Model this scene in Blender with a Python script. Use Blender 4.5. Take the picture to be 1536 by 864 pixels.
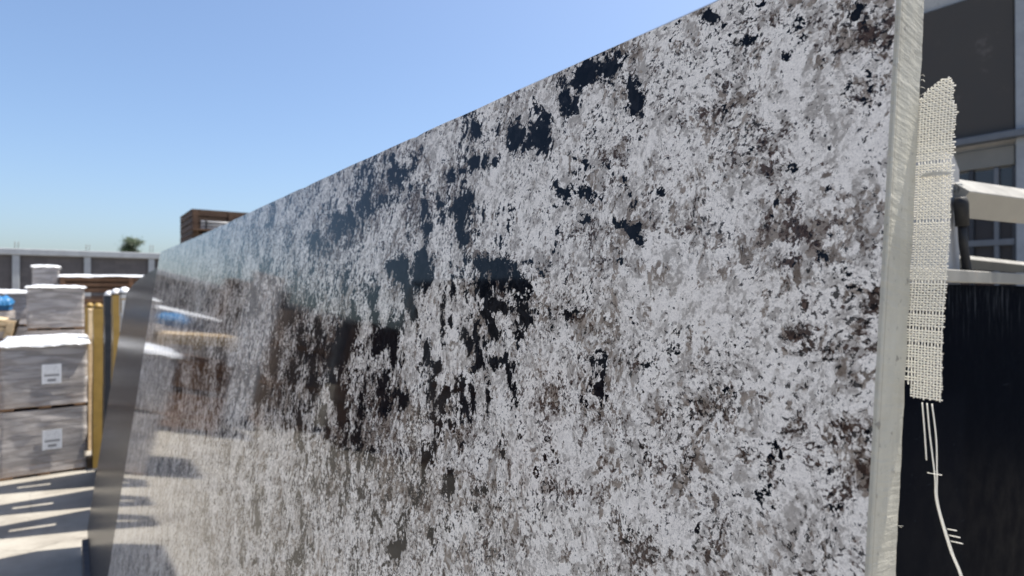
import bpy, bmesh, math, random
import numpy as np
from mathutils import Vector, Matrix, noise as mnoise
random.seed(7); RNG = np.random.default_rng(7)
R = math.radians
scn = bpy.context.scene
col = scn.collection
for o in list(bpy.data.objects): bpy.data.objects.remove(o)

# ---------------------------------------------------------------- camera, sky, sun, exposure
# world axes: Y runs along the slabs (away from the camera), X points behind them, Z up
CAM_H = 1.87
cam_d = bpy.data.cameras.new('camera'); cam = bpy.data.objects.new('camera', cam_d); col.objects.link(cam)
cam.location = (0, 0, CAM_H); cam.rotation_euler = (R(90.38), 0, R(-36.43))
cam_d.sensor_width = 36; cam_d.lens = 20.95; cam_d.clip_start = .01; cam_d.clip_end = 2000
cam_d.dof.use_dof = True; cam_d.dof.focus_distance = .42; cam_d.dof.aperture_fstop = 10
scn.camera = cam
SUN_EL, SUN_ROT = R(65), R(99)
w = bpy.data.worlds.new('World'); scn.world = w; w.use_nodes = True
nt = w.node_tree; bg = nt.nodes['Background']; sky = nt.nodes.new('ShaderNodeTexSky')
sky.sky_type = 'NISHITA'; sky.sun_disc = False; sky.sun_elevation = SUN_EL; sky.sun_rotation = SUN_ROT
sky.air_density = 1.0; sky.dust_density = 2.2; sky.ozone_density = 4.8
nt.links.new(sky.outputs[0], bg.inputs[0]); bg.inputs[1].default_value = .105
sd = bpy.data.lights.new('sun', 'SUN'); sun = bpy.data.objects.new('sun', sd); col.objects.link(sun)
sd.energy = 5.0; sd.angle = R(.55); sd.color = (1, .95, .87)
to_sun = Vector((math.sin(SUN_ROT)*math.cos(SUN_EL), math.cos(SUN_ROT)*math.cos(SUN_EL), math.sin(SUN_EL)))
sun.rotation_euler = to_sun.to_track_quat('Z', 'Y').to_euler(); sun.location = to_sun*30
vs = scn.view_settings; vs.view_transform = 'Standard'; vs.look = 'None'; vs.gamma = 1; vs.exposure = .93; vs.use_curve_mapping = False

# ---------------------------------------------------------------- node helpers
class NB:
    def __init__(s, name):
        s.m = bpy.data.materials.new(name); s.m.use_nodes = True
        s.t = s.m.node_tree; s.b = s.t.nodes['Principled BSDF']; s.out = s.t.nodes['Material Output']
        s._tc = None
    def n(s, ty, **kw):
        q = s.t.nodes.new('ShaderNode'+ty)
        for k, v in kw.items(): setattr(q, k, v)
        return q
    def l(s, a, b): s.t.links.new(a, b)
    def put(s, sock, v):
        if hasattr(v, 'is_linked') or hasattr(v, 'links'): s.l(v, sock)
        elif v is not None: sock.default_value = v
    def obj(s):
        if not s._tc: s._tc = s.n('TexCoord')
        return s._tc.outputs['Object']
    def mapping(s, v, scale=(1, 1, 1), rot=(0, 0, 0)):
        q = s.n('Mapping'); s.l(v, q.inputs[0]); q.inputs['Scale'].default_value = scale; q.inputs['Rotation'].default_value = rot
        return q.outputs[0]
    def noise(s, v, scale, detail=4, rough=.55, dist=0, color=False):
        q = s.n('TexNoise'); q.noise_dimensions = getattr(s, 'dims', '3D'); s.l(v, q.inputs['Vector']); q.inputs['Scale'].default_value = scale
        q.inputs['Detail'].default_value = detail; q.inputs['Roughness'].default_value = rough; q.inputs['Distortion'].default_value = dist
        return q.outputs['Color' if color else 'Fac']
    def math(s, op, a, b=None, c=None, clamp=False):
        q = s.n('Math', operation=op, use_clamp=clamp)
        s.put(q.inputs[0], a)
        if b is not None: s.put(q.inputs[1], b)
        if c is not None: s.put(q.inputs[2], c)
        return q.outputs[0]
    def vmath(s, op, a, b=None, scale=None):
        q = s.n('VectorMath', operation=op); s.put(q.inputs[0], a)
        if b is not None: s.put(q.inputs[1], b)
        if scale is not None: s.put(q.inputs['Scale'], scale)
        return q.outputs[0]
    def step(s, v, lo, hi, a=0., b=1.):
        q = s.n('MapRange', interpolation_type='SMOOTHSTEP'); s.put(q.inputs[0], v)
        for i, x in enumerate((lo, hi, a, b)): q.inputs[i+1].default_value = x
        return q.outputs[0]
    def mix(s, f, a, b, blend='MIX'):
        q = s.n('MixRGB', blend_type=blend); s.put(q.inputs[0], f)
        for i, x in ((1, a), (2, b)):
            if isinstance(x, tuple): q.inputs[i].default_value = (*x[:3], 1)
            else: s.l(x, q.inputs[i])
        return q.outputs[0]
    def attr(s, name): return s.n('Attribute', attribute_name=name).outputs['Fac']
    def bump(s, h, strength, dist):
        q = s.n('Bump'); q.inputs['Strength'].default_value = strength; q.inputs['Distance'].default_value = dist; s.l(h, q.inputs['Height'])
        s.l(q.outputs[0], s.b.inputs['Normal']); return q
    def set(s, color=None, rough=None, metal=None, spec=None, ior=None):
        if color is not None:
            if isinstance(color, tuple): s.b.inputs['Base Color'].default_value = (*color, 1)
            else: s.l(color, s.b.inputs['Base Color'])
        if rough is not None: s.put(s.b.inputs['Roughness'], rough)
        if metal is not None: s.b.inputs['Metallic'].default_value = metal
        if spec is not None: s.b.inputs['Specular IOR Level'].default_value = spec
        if ior is not None: s.b.inputs['IOR'].default_value = ior
        return s.m

M = {}
def rnd_tint(b, c, amt):                                   # a little tone of its own for each piece
    oi = b.n('ObjectInfo'); f = b.math('MULTIPLY_ADD', oi.outputs['Random'], amt*2, 1-amt)
    return b.mix(1., c, f, 'MULTIPLY')
def paint(name, c, rough=.45, wear=(.1, .07, .05), amount=.5, tint=0, scale=9, metal=0):
    b = NB(name); v = b.obj()
    n1 = b.noise(v, scale, 6, .65); n2 = b.noise(v, scale*7, 4, .6)
    k = b.math('ADD', b.math('MULTIPLY', n1, .7), b.math('MULTIPLY', n2, .3))
    base = b.mix(b.step(n1, .3, .7), tuple(x*.85 for x in c), tuple(min(1, x*1.08) for x in c))
    cc = b.mix(b.step(k, .6-.02, .66, 0, amount), base, wear)
    if tint: cc = rnd_tint(b, cc, tint)
    b.bump(n2, .25, .002); M[name] = b.set(cc, b.step(n1, .3, .7, rough*.8, min(1, rough*1.3)), metal); return M[name]
def wood(name, c1, c2, tint=.2):
    b = NB(name); v = b.obj()
    n1 = b.noise(b.mapping(v, (3, 40, 40)), 1.2, 5, .6, .6); n2 = b.noise(v, 5, 4)
    cc = b.mix(b.step(n1, .3, .7), c1, c2); cc = b.mix(b.step(n2, .35, .75, 0, .4), cc, tuple(x*.55 for x in c1))
    b.bump(n1, .4, .003); M[name] = b.set(rnd_tint(b, cc, tint), .75)
wood('brown_wood', (.19, .094, .046), (.33, .185, .10))
wood('dark_wood', (.055, .029, .016), (.115, .064, .036))
wood('pallet_wood', (.22, .12, .06), (.38, .24, .13))
wood('pale_wood', (.42, .30, .17), (.58, .45, .28))
paint('yellow_paint', (.26, .165, .035), .45, (.09, .06, .03), .6)
paint('black_paint', (.012, .014, .019), .4, (.05, .045, .04), .4)
paint('galvanised', (.42, .42, .42), .45, (.25, .23, .2), .6)
paint('white_paint', (.29, .28, .25), .45, (.3, .22, .15), .5, scale=14)
paint('rack_paint', (.025, .03, .042), .5, (.12, .07, .04), .6)
paint('white_plastic', (.78, .78, .78), .35, (.5, .5, .48), .3)
paint('carton_grey', (.18, .15, .13), .8, (.11, .1, .095), .5, .12)
paint('carton_brown', (.17, .13, .105), .8, (.11, .09, .07), .5, .12)
paint('blue_tarp', (.02, .15, .34), .45, (.15, .27, .4), .3, scale=6)
paint('concrete_trim', (.34, .355, .37), .85, (.24, .25, .26), .6, scale=3)
paint('concrete_pale', (.42, .41, .39), .9, (.28, .27, .25), .6, scale=3)
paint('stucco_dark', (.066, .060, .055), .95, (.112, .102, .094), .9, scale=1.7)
paint('panel_beige', (.22, .212, .19), .8, (.2, .19, .17), .5, scale=2)
paint('frame_dark', (.03, .033, .04), .5, (.06, .06, .06), .4)
paint('frame_light', (.14, .15, .165), .5, (.25, .25, .26), .4)
paint('bolt_steel', (.13, .14, .135), .4, (.08, .06, .04), .5, scale=60)
paint('rubber', (.012, .012, .013), .6, (.03, .03, .03), .4, scale=30)
paint('bark', (.10, .07, .045), .95, (.05, .035, .025), .7)
b = NB('leaf'); oi = b.noise(b.obj(), 1.5, 3); M['leaf'] = b.set(b.mix(b.step(oi, .3, .7), (.018, .036, .012), (.045, .075, .022)), .55)
b = NB('window_glass'); M['window_glass'] = b.set((.045, .045, .05), .08)
# shrink film: partly see-through, with stretched folds
b = NB('stretch_film'); v = b.obj()
n1 = b.noise(b.mapping(v, (1, 1, 9), (0.12, .08, 0)), 2.2, 5, .6, .8); n2 = b.noise(b.mapping(v, (2, 2, 26), (-.1, .1, 0)), 2, 4, .6)
b.set((.60, .555, .525), .27); b.bump(b.math('ADD', n1, n2), .7, .012)
tr = b.n('BsdfTransparent'); ms = b.n('MixShader')
b.l(b.math('ADD', b.step(n1, .44, .62, .45, .8), b.step(n2, .58, .7, 0, .16)), ms.inputs[0]); b.l(tr.outputs[0], ms.inputs[1]); b.l(b.b.outputs[0], ms.inputs[2]); b.l(ms.outputs[0], b.out.inputs[0])
M['stretch_film'] = b.m
b = NB('white_sheet'); n1 = b.noise(b.obj(), 14, 5, .6); b.bump(n1, .5, .02)
M['white_sheet'] = b.set((.70, .71, .72), .25)
# printed shipping label (flat print): paper with a dark band and rows of small type
b = NB('label_print'); v = b.obj(); sp = b.n('SeparateXYZ'); b.l(v, sp.inputs[0]); X, Z = sp.outputs[0], sp.outputs[2]
rows = b.math('GREATER_THAN', b.math('FRACT', b.math('MULTIPLY', Z, 55)), .55)
typ = b.step(b.noise(b.mapping(v, (160, 1, 55)), 1, 1), .5, .56)
inner = b.math('LESS_THAN', b.math('ABSOLUTE', X), .062)
band = b.math('LESS_THAN', b.math('ABSOLUTE', b.math('ADD', Z, .012)), .012)
bars = b.math('MULTIPLY', b.math('LESS_THAN', b.math('ABSOLUTE', b.math('ADD', Z, .062)), .014), b.math('LESS_THAN', b.math('ABSOLUTE', X), .035))
ink = b.math('MULTIPLY', b.math('MAXIMUM', b.math('MAXIMUM', b.math('MULTIPLY', b.math('MULTIPLY', rows, typ), .5), b.math('MULTIPLY', band, .7)), b.math('MULTIPLY', bars, .75)), inner)
M['label_print'] = b.set(b.mix(ink, (.74, .75, .77), (.05, .05, .06)), .5)
# yard concrete
b = NB('yard_concrete'); v = b.obj(); big = b.noise(v, .35, 5, .6); mid = b.noise(v, 2.3, 6, .62); fine = b.noise(v, 45, 4, .7)
wv = b.vmath('ADD', v, b.vmath('SCALE', b.noise(v, 1.6, 4, .6, 0, True), scale=.5))
vo = b.n('TexVoronoi', feature='DISTANCE_TO_EDGE'); b.l(wv, vo.inputs['Vector']); vo.inputs['Scale'].default_value = .3
crack = b.step(vo.outputs['Distance'], .001, .003, 1, 0)
cc = b.mix(b.step(mid, .3, .72), (.25, .23, .195), (.335, .312, .268)); cc = b.mix(b.step(b.noise(v, 1.1, 6, .68), .50, .66, 0, .55), cc, (.15, .132, .108))
cc = b.mix(b.step(fine, .55, .8, 0, .45), cc, (.125, .115, .10)); cc = b.mix(b.math('MULTIPLY', b.math('MULTIPLY', crack, b.step(big, .42, .6)), .6), cc, (.07, .06, .05))
b.bump(b.math('SUBTRACT', b.math('ADD', b.math('MULTIPLY', fine, .5), mid), crack), .35, .006); M['yard_concrete'] = b.set(cc, .9)
# concrete block wall far away: courses too small to pick apart
b = NB('block_wall'); v = b.obj(); bt = b.n('TexBrick'); b.l(b.mapping(v, (1, 1, 1), (R(90), 0, 0)), bt.inputs['Vector'])
bt.inputs['Scale'].default_value = 1; bt.inputs['Brick Width'].default_value = .4; bt.inputs['Row Height'].default_value = .2; bt.inputs['Mortar Size'].default_value = .008
bt.inputs['Color1'].default_value = (.085, .078, .080, 1); bt.inputs['Color2'].default_value = (.11, .10, .10, 1); bt.inputs['Mortar'].default_value = (.07, .066, .068, 1)
M['block_wall'] = b.set(b.mix(b.step(b.noise(v, .6, 5), .4, .7, 0, .4), bt.outputs[0], (.13, .12, .118)), .95)

# ---------------------------------------------------------------- shape helpers
def tag(o, label=None, cat=None, group=None, kind=None):
    for k, x in (('label', label), ('category', cat), ('group', group), ('kind', kind)):
        if x: o[k] = x
    return o
def link(name, me, mat=None, parent=None, loc=(0, 0, 0), rot=(0, 0, 0)):
    o = bpy.data.objects.new(name, me); col.objects.link(o)
    if mat and me and not me.materials: me.materials.append(M[mat] if isinstance(mat, str) else mat)
    o.parent = parent; o.location = loc; o.rotation_euler = rot
    return o
def thing(name, label, cat, loc=(0, 0, 0), rz=0, group=None):
    return tag(link(name, None, loc=loc, rot=(0, 0, rz)), label, cat, group)
_cache = {}
def box_mesh(dims, mat, bev=.004):
    key = (tuple(round(x, 4) for x in dims), mat, bev)
    if key in _cache: return _cache[key]
    bm = bmesh.new(); bmesh.ops.create_cube(bm, size=1); bmesh.ops.scale(bm, vec=dims, verts=bm.verts)
    bv = min(bev, min(dims)*.3)
    if bv > 0: bmesh.ops.bevel(bm, geom=bm.edges[:], offset=bv, segments=1, affect='EDGES')
    me = bpy.data.meshes.new('box'); bm.to_mesh(me); bm.free(); me.materials.append(M[mat]); _cache[key] = me
    return me
def box(name, lo, hi, mat, parent=None, bev=.004, rot=(0, 0, 0)):
    d = [hi[i]-lo[i] for i in range(3)]; c = [(hi[i]+lo[i])/2 for i in range(3)]
    return link(name, box_mesh(d, mat, bev), None, parent, c, rot)
def mesh(name, vs, fs, mat, parent=None, smooth=False, loc=(0, 0, 0), rot=(0, 0, 0)):
    me = bpy.data.meshes.new(name); me.from_pydata([tuple(p) for p in vs], [], fs); me.update()
    if smooth: me.polygons.foreach_set('use_smooth', [True]*len(me.polygons))
    return link(name, me, mat, parent, loc, rot)
def prism(name, poly, lo, hi, axis, mat, parent=None, loc=(0, 0, 0)):   # polygon pushed along an axis
    n = len(poly); vs = []
    for d in (lo, hi):
        for a, c in poly: vs.append({0: (d, a, c), 1: (a, d, c), 2: (a, c, d)}[axis])
    fs = [tuple(range(n))[::-1], tuple(range(n, 2*n))]+[(i, (i+1) % n, n+(i+1) % n, n+i) for i in range(n)]
    o = mesh(name, vs, fs, mat, parent, loc=loc)
    bm = bmesh.new(); bm.from_mesh(o.data); bmesh.ops.recalc_face_normals(bm, faces=bm.faces); bm.to_mesh(o.data); bm.free()
    return o
def tube_data(pts, r, seg=6, flat=1., side=None):
    pts = [Vector(p) for p in pts]; vs, fs = [], []
    for i, p in enumerate(pts):
        t = (pts[min(i+1, len(pts)-1)]-pts[max(i-1, 0)]).normalized()
        a = Vector(side) if side else (Vector((0, 0, 1)) if abs(t.z) < .9 else Vector((1, 0, 0)))
        a = (a-t*a.dot(t)).normalized(); c = t.cross(a); rr = r[i] if isinstance(r, (list, tuple)) else r
        for k in range(seg):
            q = 2*math.pi*(k+.5)/seg; vs.append(p+a*math.cos(q)*rr+c*math.sin(q)*rr*flat)
    for i in range(len(pts)-1):
        for k in range(seg): fs.append((i*seg+k, i*seg+(k+1) % seg, (i+1)*seg+(k+1) % seg, (i+1)*seg+k))
    fs += [tuple(range(seg))[::-1], tuple(range((len(pts)-1)*seg, len(pts)*seg))]
    return vs, fs
def tube(name, pts, r, mat, parent=None, seg=12, smooth=True):
    v_, f_ = tube_data(pts, r, seg); return mesh(name, v_, f_, mat, parent, smooth)
def join_data(lst):
    V_, F_ = [], []
    for v_, f_ in lst:
        o = len(V_); V_ += v_; F_ += [tuple(i+o for i in f) for f in f_]
    return V_, F_
def copy_tree(o, parent=None):
    c = o.copy(); col.objects.link(c); c.parent = parent
    for ch in list(o.children): copy_tree(ch, c)
    return c

# ---------------------------------------------------------------- ground
tag(mesh('ground', [(-400, -400, 0), (400, -400, 0), (400, 400, 0), (-400, 400, 0)], [(0, 1, 2, 3)], 'yard_concrete'), 'pale cracked concrete yard floor crossed by post shadows', 'ground', kind='structure')

# ---------------------------------------------------------------- polished granite slab
TILT = R(7.7); U0 = .118; ZB = .12; VB = .298-(CAM_H-ZB)*math.tan(TILT); LEN = 3.032; TOP = 1.9476; TH = .030
# stone colour patches, some wide far brown ones painting dark reflections: (along, up, radius, radius, turn, strength) in metres on the slab
BLACK=[
(0.105,1.9371,0.013,0.0029,0.86,1),(0.0813,1.9148,0.0068,0.0033,3.05,0.9),(0.0724,1.9341,0.0066,0.0022,0.46,0.8),(0.0185,1.9071,0.0064,0.0039,1.12,0.75),
(0.0494,1.9129,0.0047,0.003,0.89,0.6),(0.0557,1.8966,0.0044,0.0027,0.63,0.6),(0.035,1.8882,0.006,0.0029,0.88,0.65),(0.1001,1.8995,0.0039,0.0025,1.06,0.6),
(0.0942,1.9363,0.0042,0.0021,1.28,0.5),(0.2165,1.9371,0.0258,0.0115,0.08,1.2),(0.2403,1.9211,0.0135,0.0089,0.89,1.2),(0.2495,1.9394,0.0104,0.0066,0.78,1),
(0.1851,1.9415,0.01,0.0056,0.21,0.9),(0.3034,1.9063,0.0196,0.0131,0.8,1.2),(0.2736,1.8963,0.0168,0.0131,0.38,1.2),(0.2617,1.9097,0.0103,0.0063,1.1,1),(0.2858,1.9095,0.0086,0.0053,0.56,0.9),
(0.2788,1.9226,0.0063,0.004,0.98,0.7),(0.3772,1.9272,0.0131,0.0083,0.64,1),(0.3365,1.918,0.0087,0.005,1.13,0.8),(0.1642,1.9007,0.0179,0.0046,1.06,0.9),
(0.1677,1.8939,0.0087,0.0041,0.36,0.9),(0.1626,1.9122,0.0057,0.0026,1.11,0.6),(0.4143,1.8866,0.0146,0.0074,0.31,1),(0.3723,1.8919,0.0118,0.0063,0.35,1),
(0.3501,1.8918,0.0075,0.0073,1.22,1),(0.3352,1.8891,0.0064,0.004,1.08,0.9),(0.3901,1.8889,0.0121,0.004,0.22,0.8),(0.3849,1.8475,0.0226,0.0123,0.27,1.1),
(0.3819,1.8226,0.0174,0.0116,1.07,1.05),(0.367,1.8553,0.0114,0.0067,1.16,0.9),(0.4202,1.841,0.0088,0.0062,0.91,0.9),(0.4533,1.8355,0.0127,0.0071,0.25,0.9),
(0.4579,1.8536,0.0114,0.0054,0.45,0.8),(0.495,1.8315,0.0088,0.0059,0.92,0.7),(0.4302,1.8598,0.0086,0.006,0.78,0.7),(0.2341,1.8438,0.0148,0.0043,0.82,1),
(0.2071,1.8391,0.0099,0.0044,0.28,0.85),(0.2007,1.8193,0.0124,0.0034,0.38,0.9),(0.2074,1.8621,0.0047,0.0029,0.41,0.9),(0.191,1.8587,0.0088,0.0033,0.41,0.6),
(0.2231,1.858,0.0113,0.003,0.29,0.6),(0.1692,1.8454,0.0035,0.0026,0.65,0.8),(0.1622,1.834,0.0077,0.0031,0.98,0.9),(0.1573,1.8081,0.0098,0.0041,0.49,0.9),
(0.1504,1.7998,0.0054,0.0039,0.31,0.9),(0.1721,1.8141,0.0046,0.0028,0.23,0.8),(0.1655,1.787,0.0056,0.0036,0.17,0.75),(0.1428,1.818,0.0042,0.0027,1.28,0.6),
(0.5568,1.9078,0.0232,0.0097,0.63,0.75),(0.64,1.9247,0.0226,0.0112,0.35,0.6),(0.5682,1.8809,0.0208,0.0082,0.21,0.6),(0.6378,1.8897,0.023,0.0133,0.42,0.55),
(0.5199,1.9052,0.012,0.0073,0.5,0.6),(0.5634,1.9309,0.0114,0.0068,0.55,0.6),(0.6975,1.8684,0.0425,0.0095,0.12,0.55),(0.7348,1.8622,0.024,0.013,0.32,0.6),
(0.8343,1.8495,0.0475,0.0107,0.1,0.5),(0.4985,1.7888,0.0246,0.0148,0.22,1.1),(0.4575,1.792,0.0192,0.0182,0.84,1.1),(0.4758,1.76,0.0289,0.0079,0.89,1),(0.5285,1.7959,0.0148,0.0063,0.11,0.8),
(0.5713,1.7601,0.018,0.0142,1.57,0.9),(0.5294,1.7174,0.036,0.0078,2.92,0.95),(0.316,1.7898,0.0313,0.006,0.05,0.9),(0.2954,1.7763,0.0294,0.0103,0.19,0.95),
(0.3306,1.772,0.0128,0.0102,0.54,1),(0.299,1.7532,0.0196,0.0058,0.16,0.95),(0.2691,1.7648,0.0116,0.0094,1.01,0.95),(0.2721,1.751,0.0199,0.0033,3.12,0.8),
(0.2602,1.7443,0.0145,0.0042,1.25,0.85),(0.2742,1.7372,0.0125,0.0044,1.23,0.8),(0.261,1.7894,0.0228,0.0038,0.05,0.7),(0.3447,1.7927,0.0074,0.0058,0.58,0.8),
(0.2435,1.786,0.0167,0.0074,0.22,0.65),(0.2323,1.7961,0.008,0.0065,0.84,0.7),(0.2145,1.7499,0.0148,0.006,0.17,0.55),(0.2119,1.7575,0.0074,0.004,0.04,0.65),
(0.2336,1.7494,0.0123,0.0051,1.05,0.7),(0.2033,1.7527,0.0069,0.0035,1.38,0.7),(0.1688,1.7881,0.0063,0.0037,0.13,0.6),(0.3976,1.7446,0.0244,0.0051,1.33,0.95),
(0.3843,1.7712,0.0214,0.0041,1.15,0.95),(0.3805,1.7373,0.0066,0.0037,1.26,0.8),(0.3483,1.7226,0.0171,0.0069,0.87,1),(0.3322,1.7266,0.0142,0.006,1.06,0.9),
(0.3068,1.7316,0.0087,0.0061,0.7,1.1),(0.3209,1.7451,0.0074,0.0027,3.14,1.1),(0.3971,1.6919,0.0118,0.0058,3.09,1.1),(0.3219,1.7024,0.0085,0.0058,0,1.1),
(0.3016,1.7044,0.0091,0.0059,0.34,1),(0.2905,1.7083,0.0076,0.0028,3.06,0.9),(0.2773,1.6985,0.024,0.0044,1.1,1),(0.2729,1.7044,0.0098,0.0027,1.39,0.8),(0.3574,1.6786,0.008,0.0046,1.3,1),
(0.3413,1.6687,0.0149,0.0053,1.07,1),(0.3244,1.6676,0.0142,0.0041,1.16,1),(0.3053,1.6772,0.0169,0.004,1.37,1),(0.3062,1.6868,0.007,0.0034,3.04,0.9),(0.64,1.7042,0.0394,0.0185,2.36,1),
(0.6721,1.6778,0.0309,0.0155,2.97,1.1),(0.5432,1.7071,0.0236,0.0088,2.98,1),(0.4987,1.7041,0.031,0.0077,1.05,0.95),(0.6494,1.6298,0.044,0.0111,0.71,1),
(0.5668,1.6188,0.0317,0.0098,1.62,0.8),(0.5566,1.7319,0.0218,0.0075,1.24,0.8),(0.4204,1.7031,0.0135,0.0063,0.96,0.9),(0.3959,1.6595,0.0302,0.0076,1.18,0.95),
(0.38,1.6587,0.0125,0.0087,1.56,0.95),(0.467,1.6507,0.0153,0.0104,0.23,0.85),(0.3822,1.6299,0.0186,0.005,1.33,0.8),(0.5116,1.6578,0.0159,0.0103,3.14,0.6),
(0.4968,1.6376,0.0135,0.0072,3.04,0.6),(0.1738,1.7062,0.0099,0.0057,1.43,0.85),(0.1816,1.7159,0.0055,0.0033,1.41,0.7),(0.1712,1.7102,0.0038,0.0036,0.12,0.6),
(0.2742,1.6364,0.0068,0.0046,1.4,1),(0.1879,1.6897,0.0054,0.0037,3,0.5),(0.1949,1.7147,0.0048,0.0033,3.09,0.5),(0.4389,1.5054,0.0197,0.0087,2.78,0.75),
(0.5387,1.5334,0.0132,0.0102,2.97,0.6),(0.4471,1.5903,0.0094,0.0089,0.85,0.7),(0.3952,1.6019,0.0105,0.0087,2.97,0.7),(0.5534,1.5781,0.0123,0.0095,1.08,0.7),
(0.5139,1.5754,0.0145,0.0105,1.18,0.6),(0.3492,1.5944,0.0092,0.0081,1.42,0.9),(0.3506,1.5851,0.0116,0.0046,2.88,0.7),(0.4001,1.5944,0.0125,0.0053,1.32,0.7),
(0.3739,1.5424,0.0088,0.0046,2.81,0.8),(0.3981,1.5329,0.0067,0.0036,2.81,0.7),(0.293,1.5705,0.005,0.0045,2.35,0.7),(0.2589,1.5887,0.0046,0.0042,2.07,0.6),
(0.2516,1.5633,0.0043,0.0024,2.75,0.7),(0.2575,1.5713,0.0079,0.0019,2.82,0.7),(0.3065,1.5967,0.0031,0.0027,2.71,0.8),(0.293,1.6002,0.0029,0.0026,2.65,0.8),
(0.4195,1.5442,0.0187,0.0071,1.31,0.5),(0.4092,1.7714,0.0098,0.0039,1.29,0.6),(0.3343,1.5291,0.0065,0.0044,1.45,0.6),(0.1028,1.7901,0.0029,0.0023,1.2,0.8),
(0.0946,1.8059,0.0029,0.0022,1.2,0.9),(0.0585,1.8081,0.0034,0.0017,2.18,0.9),(0.0552,1.814,0.0028,0.0016,1.81,0.7),(0.1334,1.7595,0.0022,0.0017,0.15,0.7),
(0.0425,1.7805,0.0014,0.001,0.17,0.7),(0.0285,1.7846,0.0018,0.0016,0.9,0.6),(0.1369,1.719,0.0065,0.0017,2.92,0.9),(0.0473,1.8321,0.004,0.003,0.61,0.9),
(0.0724,1.848,0.0037,0.0021,0.57,0.9),(0.0731,1.8411,0.0023,0.0017,0.7,0.8),(0.0504,1.8242,0.0034,0.0012,1.96,0.6),(0.0288,1.8392,0.0012,0.0009,0.91,0.9),
(0.0289,1.8159,0.0069,0.0014,2.05,0.5),(0.091,1.8749,0.0044,0.0026,1.27,0.9),(0.0621,1.8297,0.0022,0.0017,0.72,0.7),(0.0677,1.8497,0.0018,0.0014,0.74,0.6),
(0.0978,1.6609,0.0028,0.0018,2.87,0.9),(0.0463,1.6887,0.0015,0.0013,2.51,1),(0.0427,1.6824,0.005,0.0007,1.21,0.7),(0.0156,1.6655,0.0043,0.0017,2.82,0.9),
(0.018,1.6801,0.0053,0.0022,1.36,0.85),(0.0045,1.6804,0.0059,0.002,1.54,0.85),(0.0039,1.7044,0.009,0.0014,1.6,0.7),(0.0425,1.6709,0.0018,0.0015,2.44,0.6),
(0.0274,1.6466,0.0024,0.0013,3.07,0.8),(0.0196,1.6485,0.0016,0.0009,2.72,0.7),(0.1376,1.6097,0.0023,0.0018,2.43,0.8),(0.0882,1.6321,0.0057,0.0013,1.48,0.5),
(0.0152,1.6505,0.0124,0.0009,1.71,0.6),(0.009,1.7187,0.0025,0.0023,2,0.6),(0.0685,1.7615,0.0016,0.0015,0.32,0.5),(1.1672,1.7495,0.0394,0.0229,0.47,0.5),
(0.9239,1.7294,0.0337,0.0208,0.32,0.6),(0.8121,1.6809,0.0298,0.0211,0.57,0.6),(0.8433,1.6365,0.0288,0.0195,0.24,0.7),(0.9646,1.6464,0.0344,0.0232,0.55,0.6),
(0.7468,1.6375,0.0303,0.0162,1.06,0.7),(0.745,1.7053,0.0255,0.0155,0.97,0.6),(1.3799,1.5777,0.0484,0.0268,0.25,0.6),(1.6507,1.5834,0.0815,0.0331,0.07,0.6),
(2.0101,1.5087,0.0948,0.042,0.21,0.5),(1.0198,1.5811,0.0452,0.0164,3.07,0.7),(0.7947,1.7536,0.0277,0.0184,0.44,0.5),(0.6284,1.7379,0.0187,0.0106,1.09,0.7),
(1.0995,1.8157,0.042,0.0176,0.17,0.4),(1.3835,1.7941,0.0465,0.0243,0.54,0.4),(0.7775,1.565,0.0298,0.0117,1.11,0.5),(0.9201,1.387,0.0389,0.0093,0.59,0.5),
(0.6701,1.5844,0.0259,0.0099,0.67,0.7),]
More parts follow.
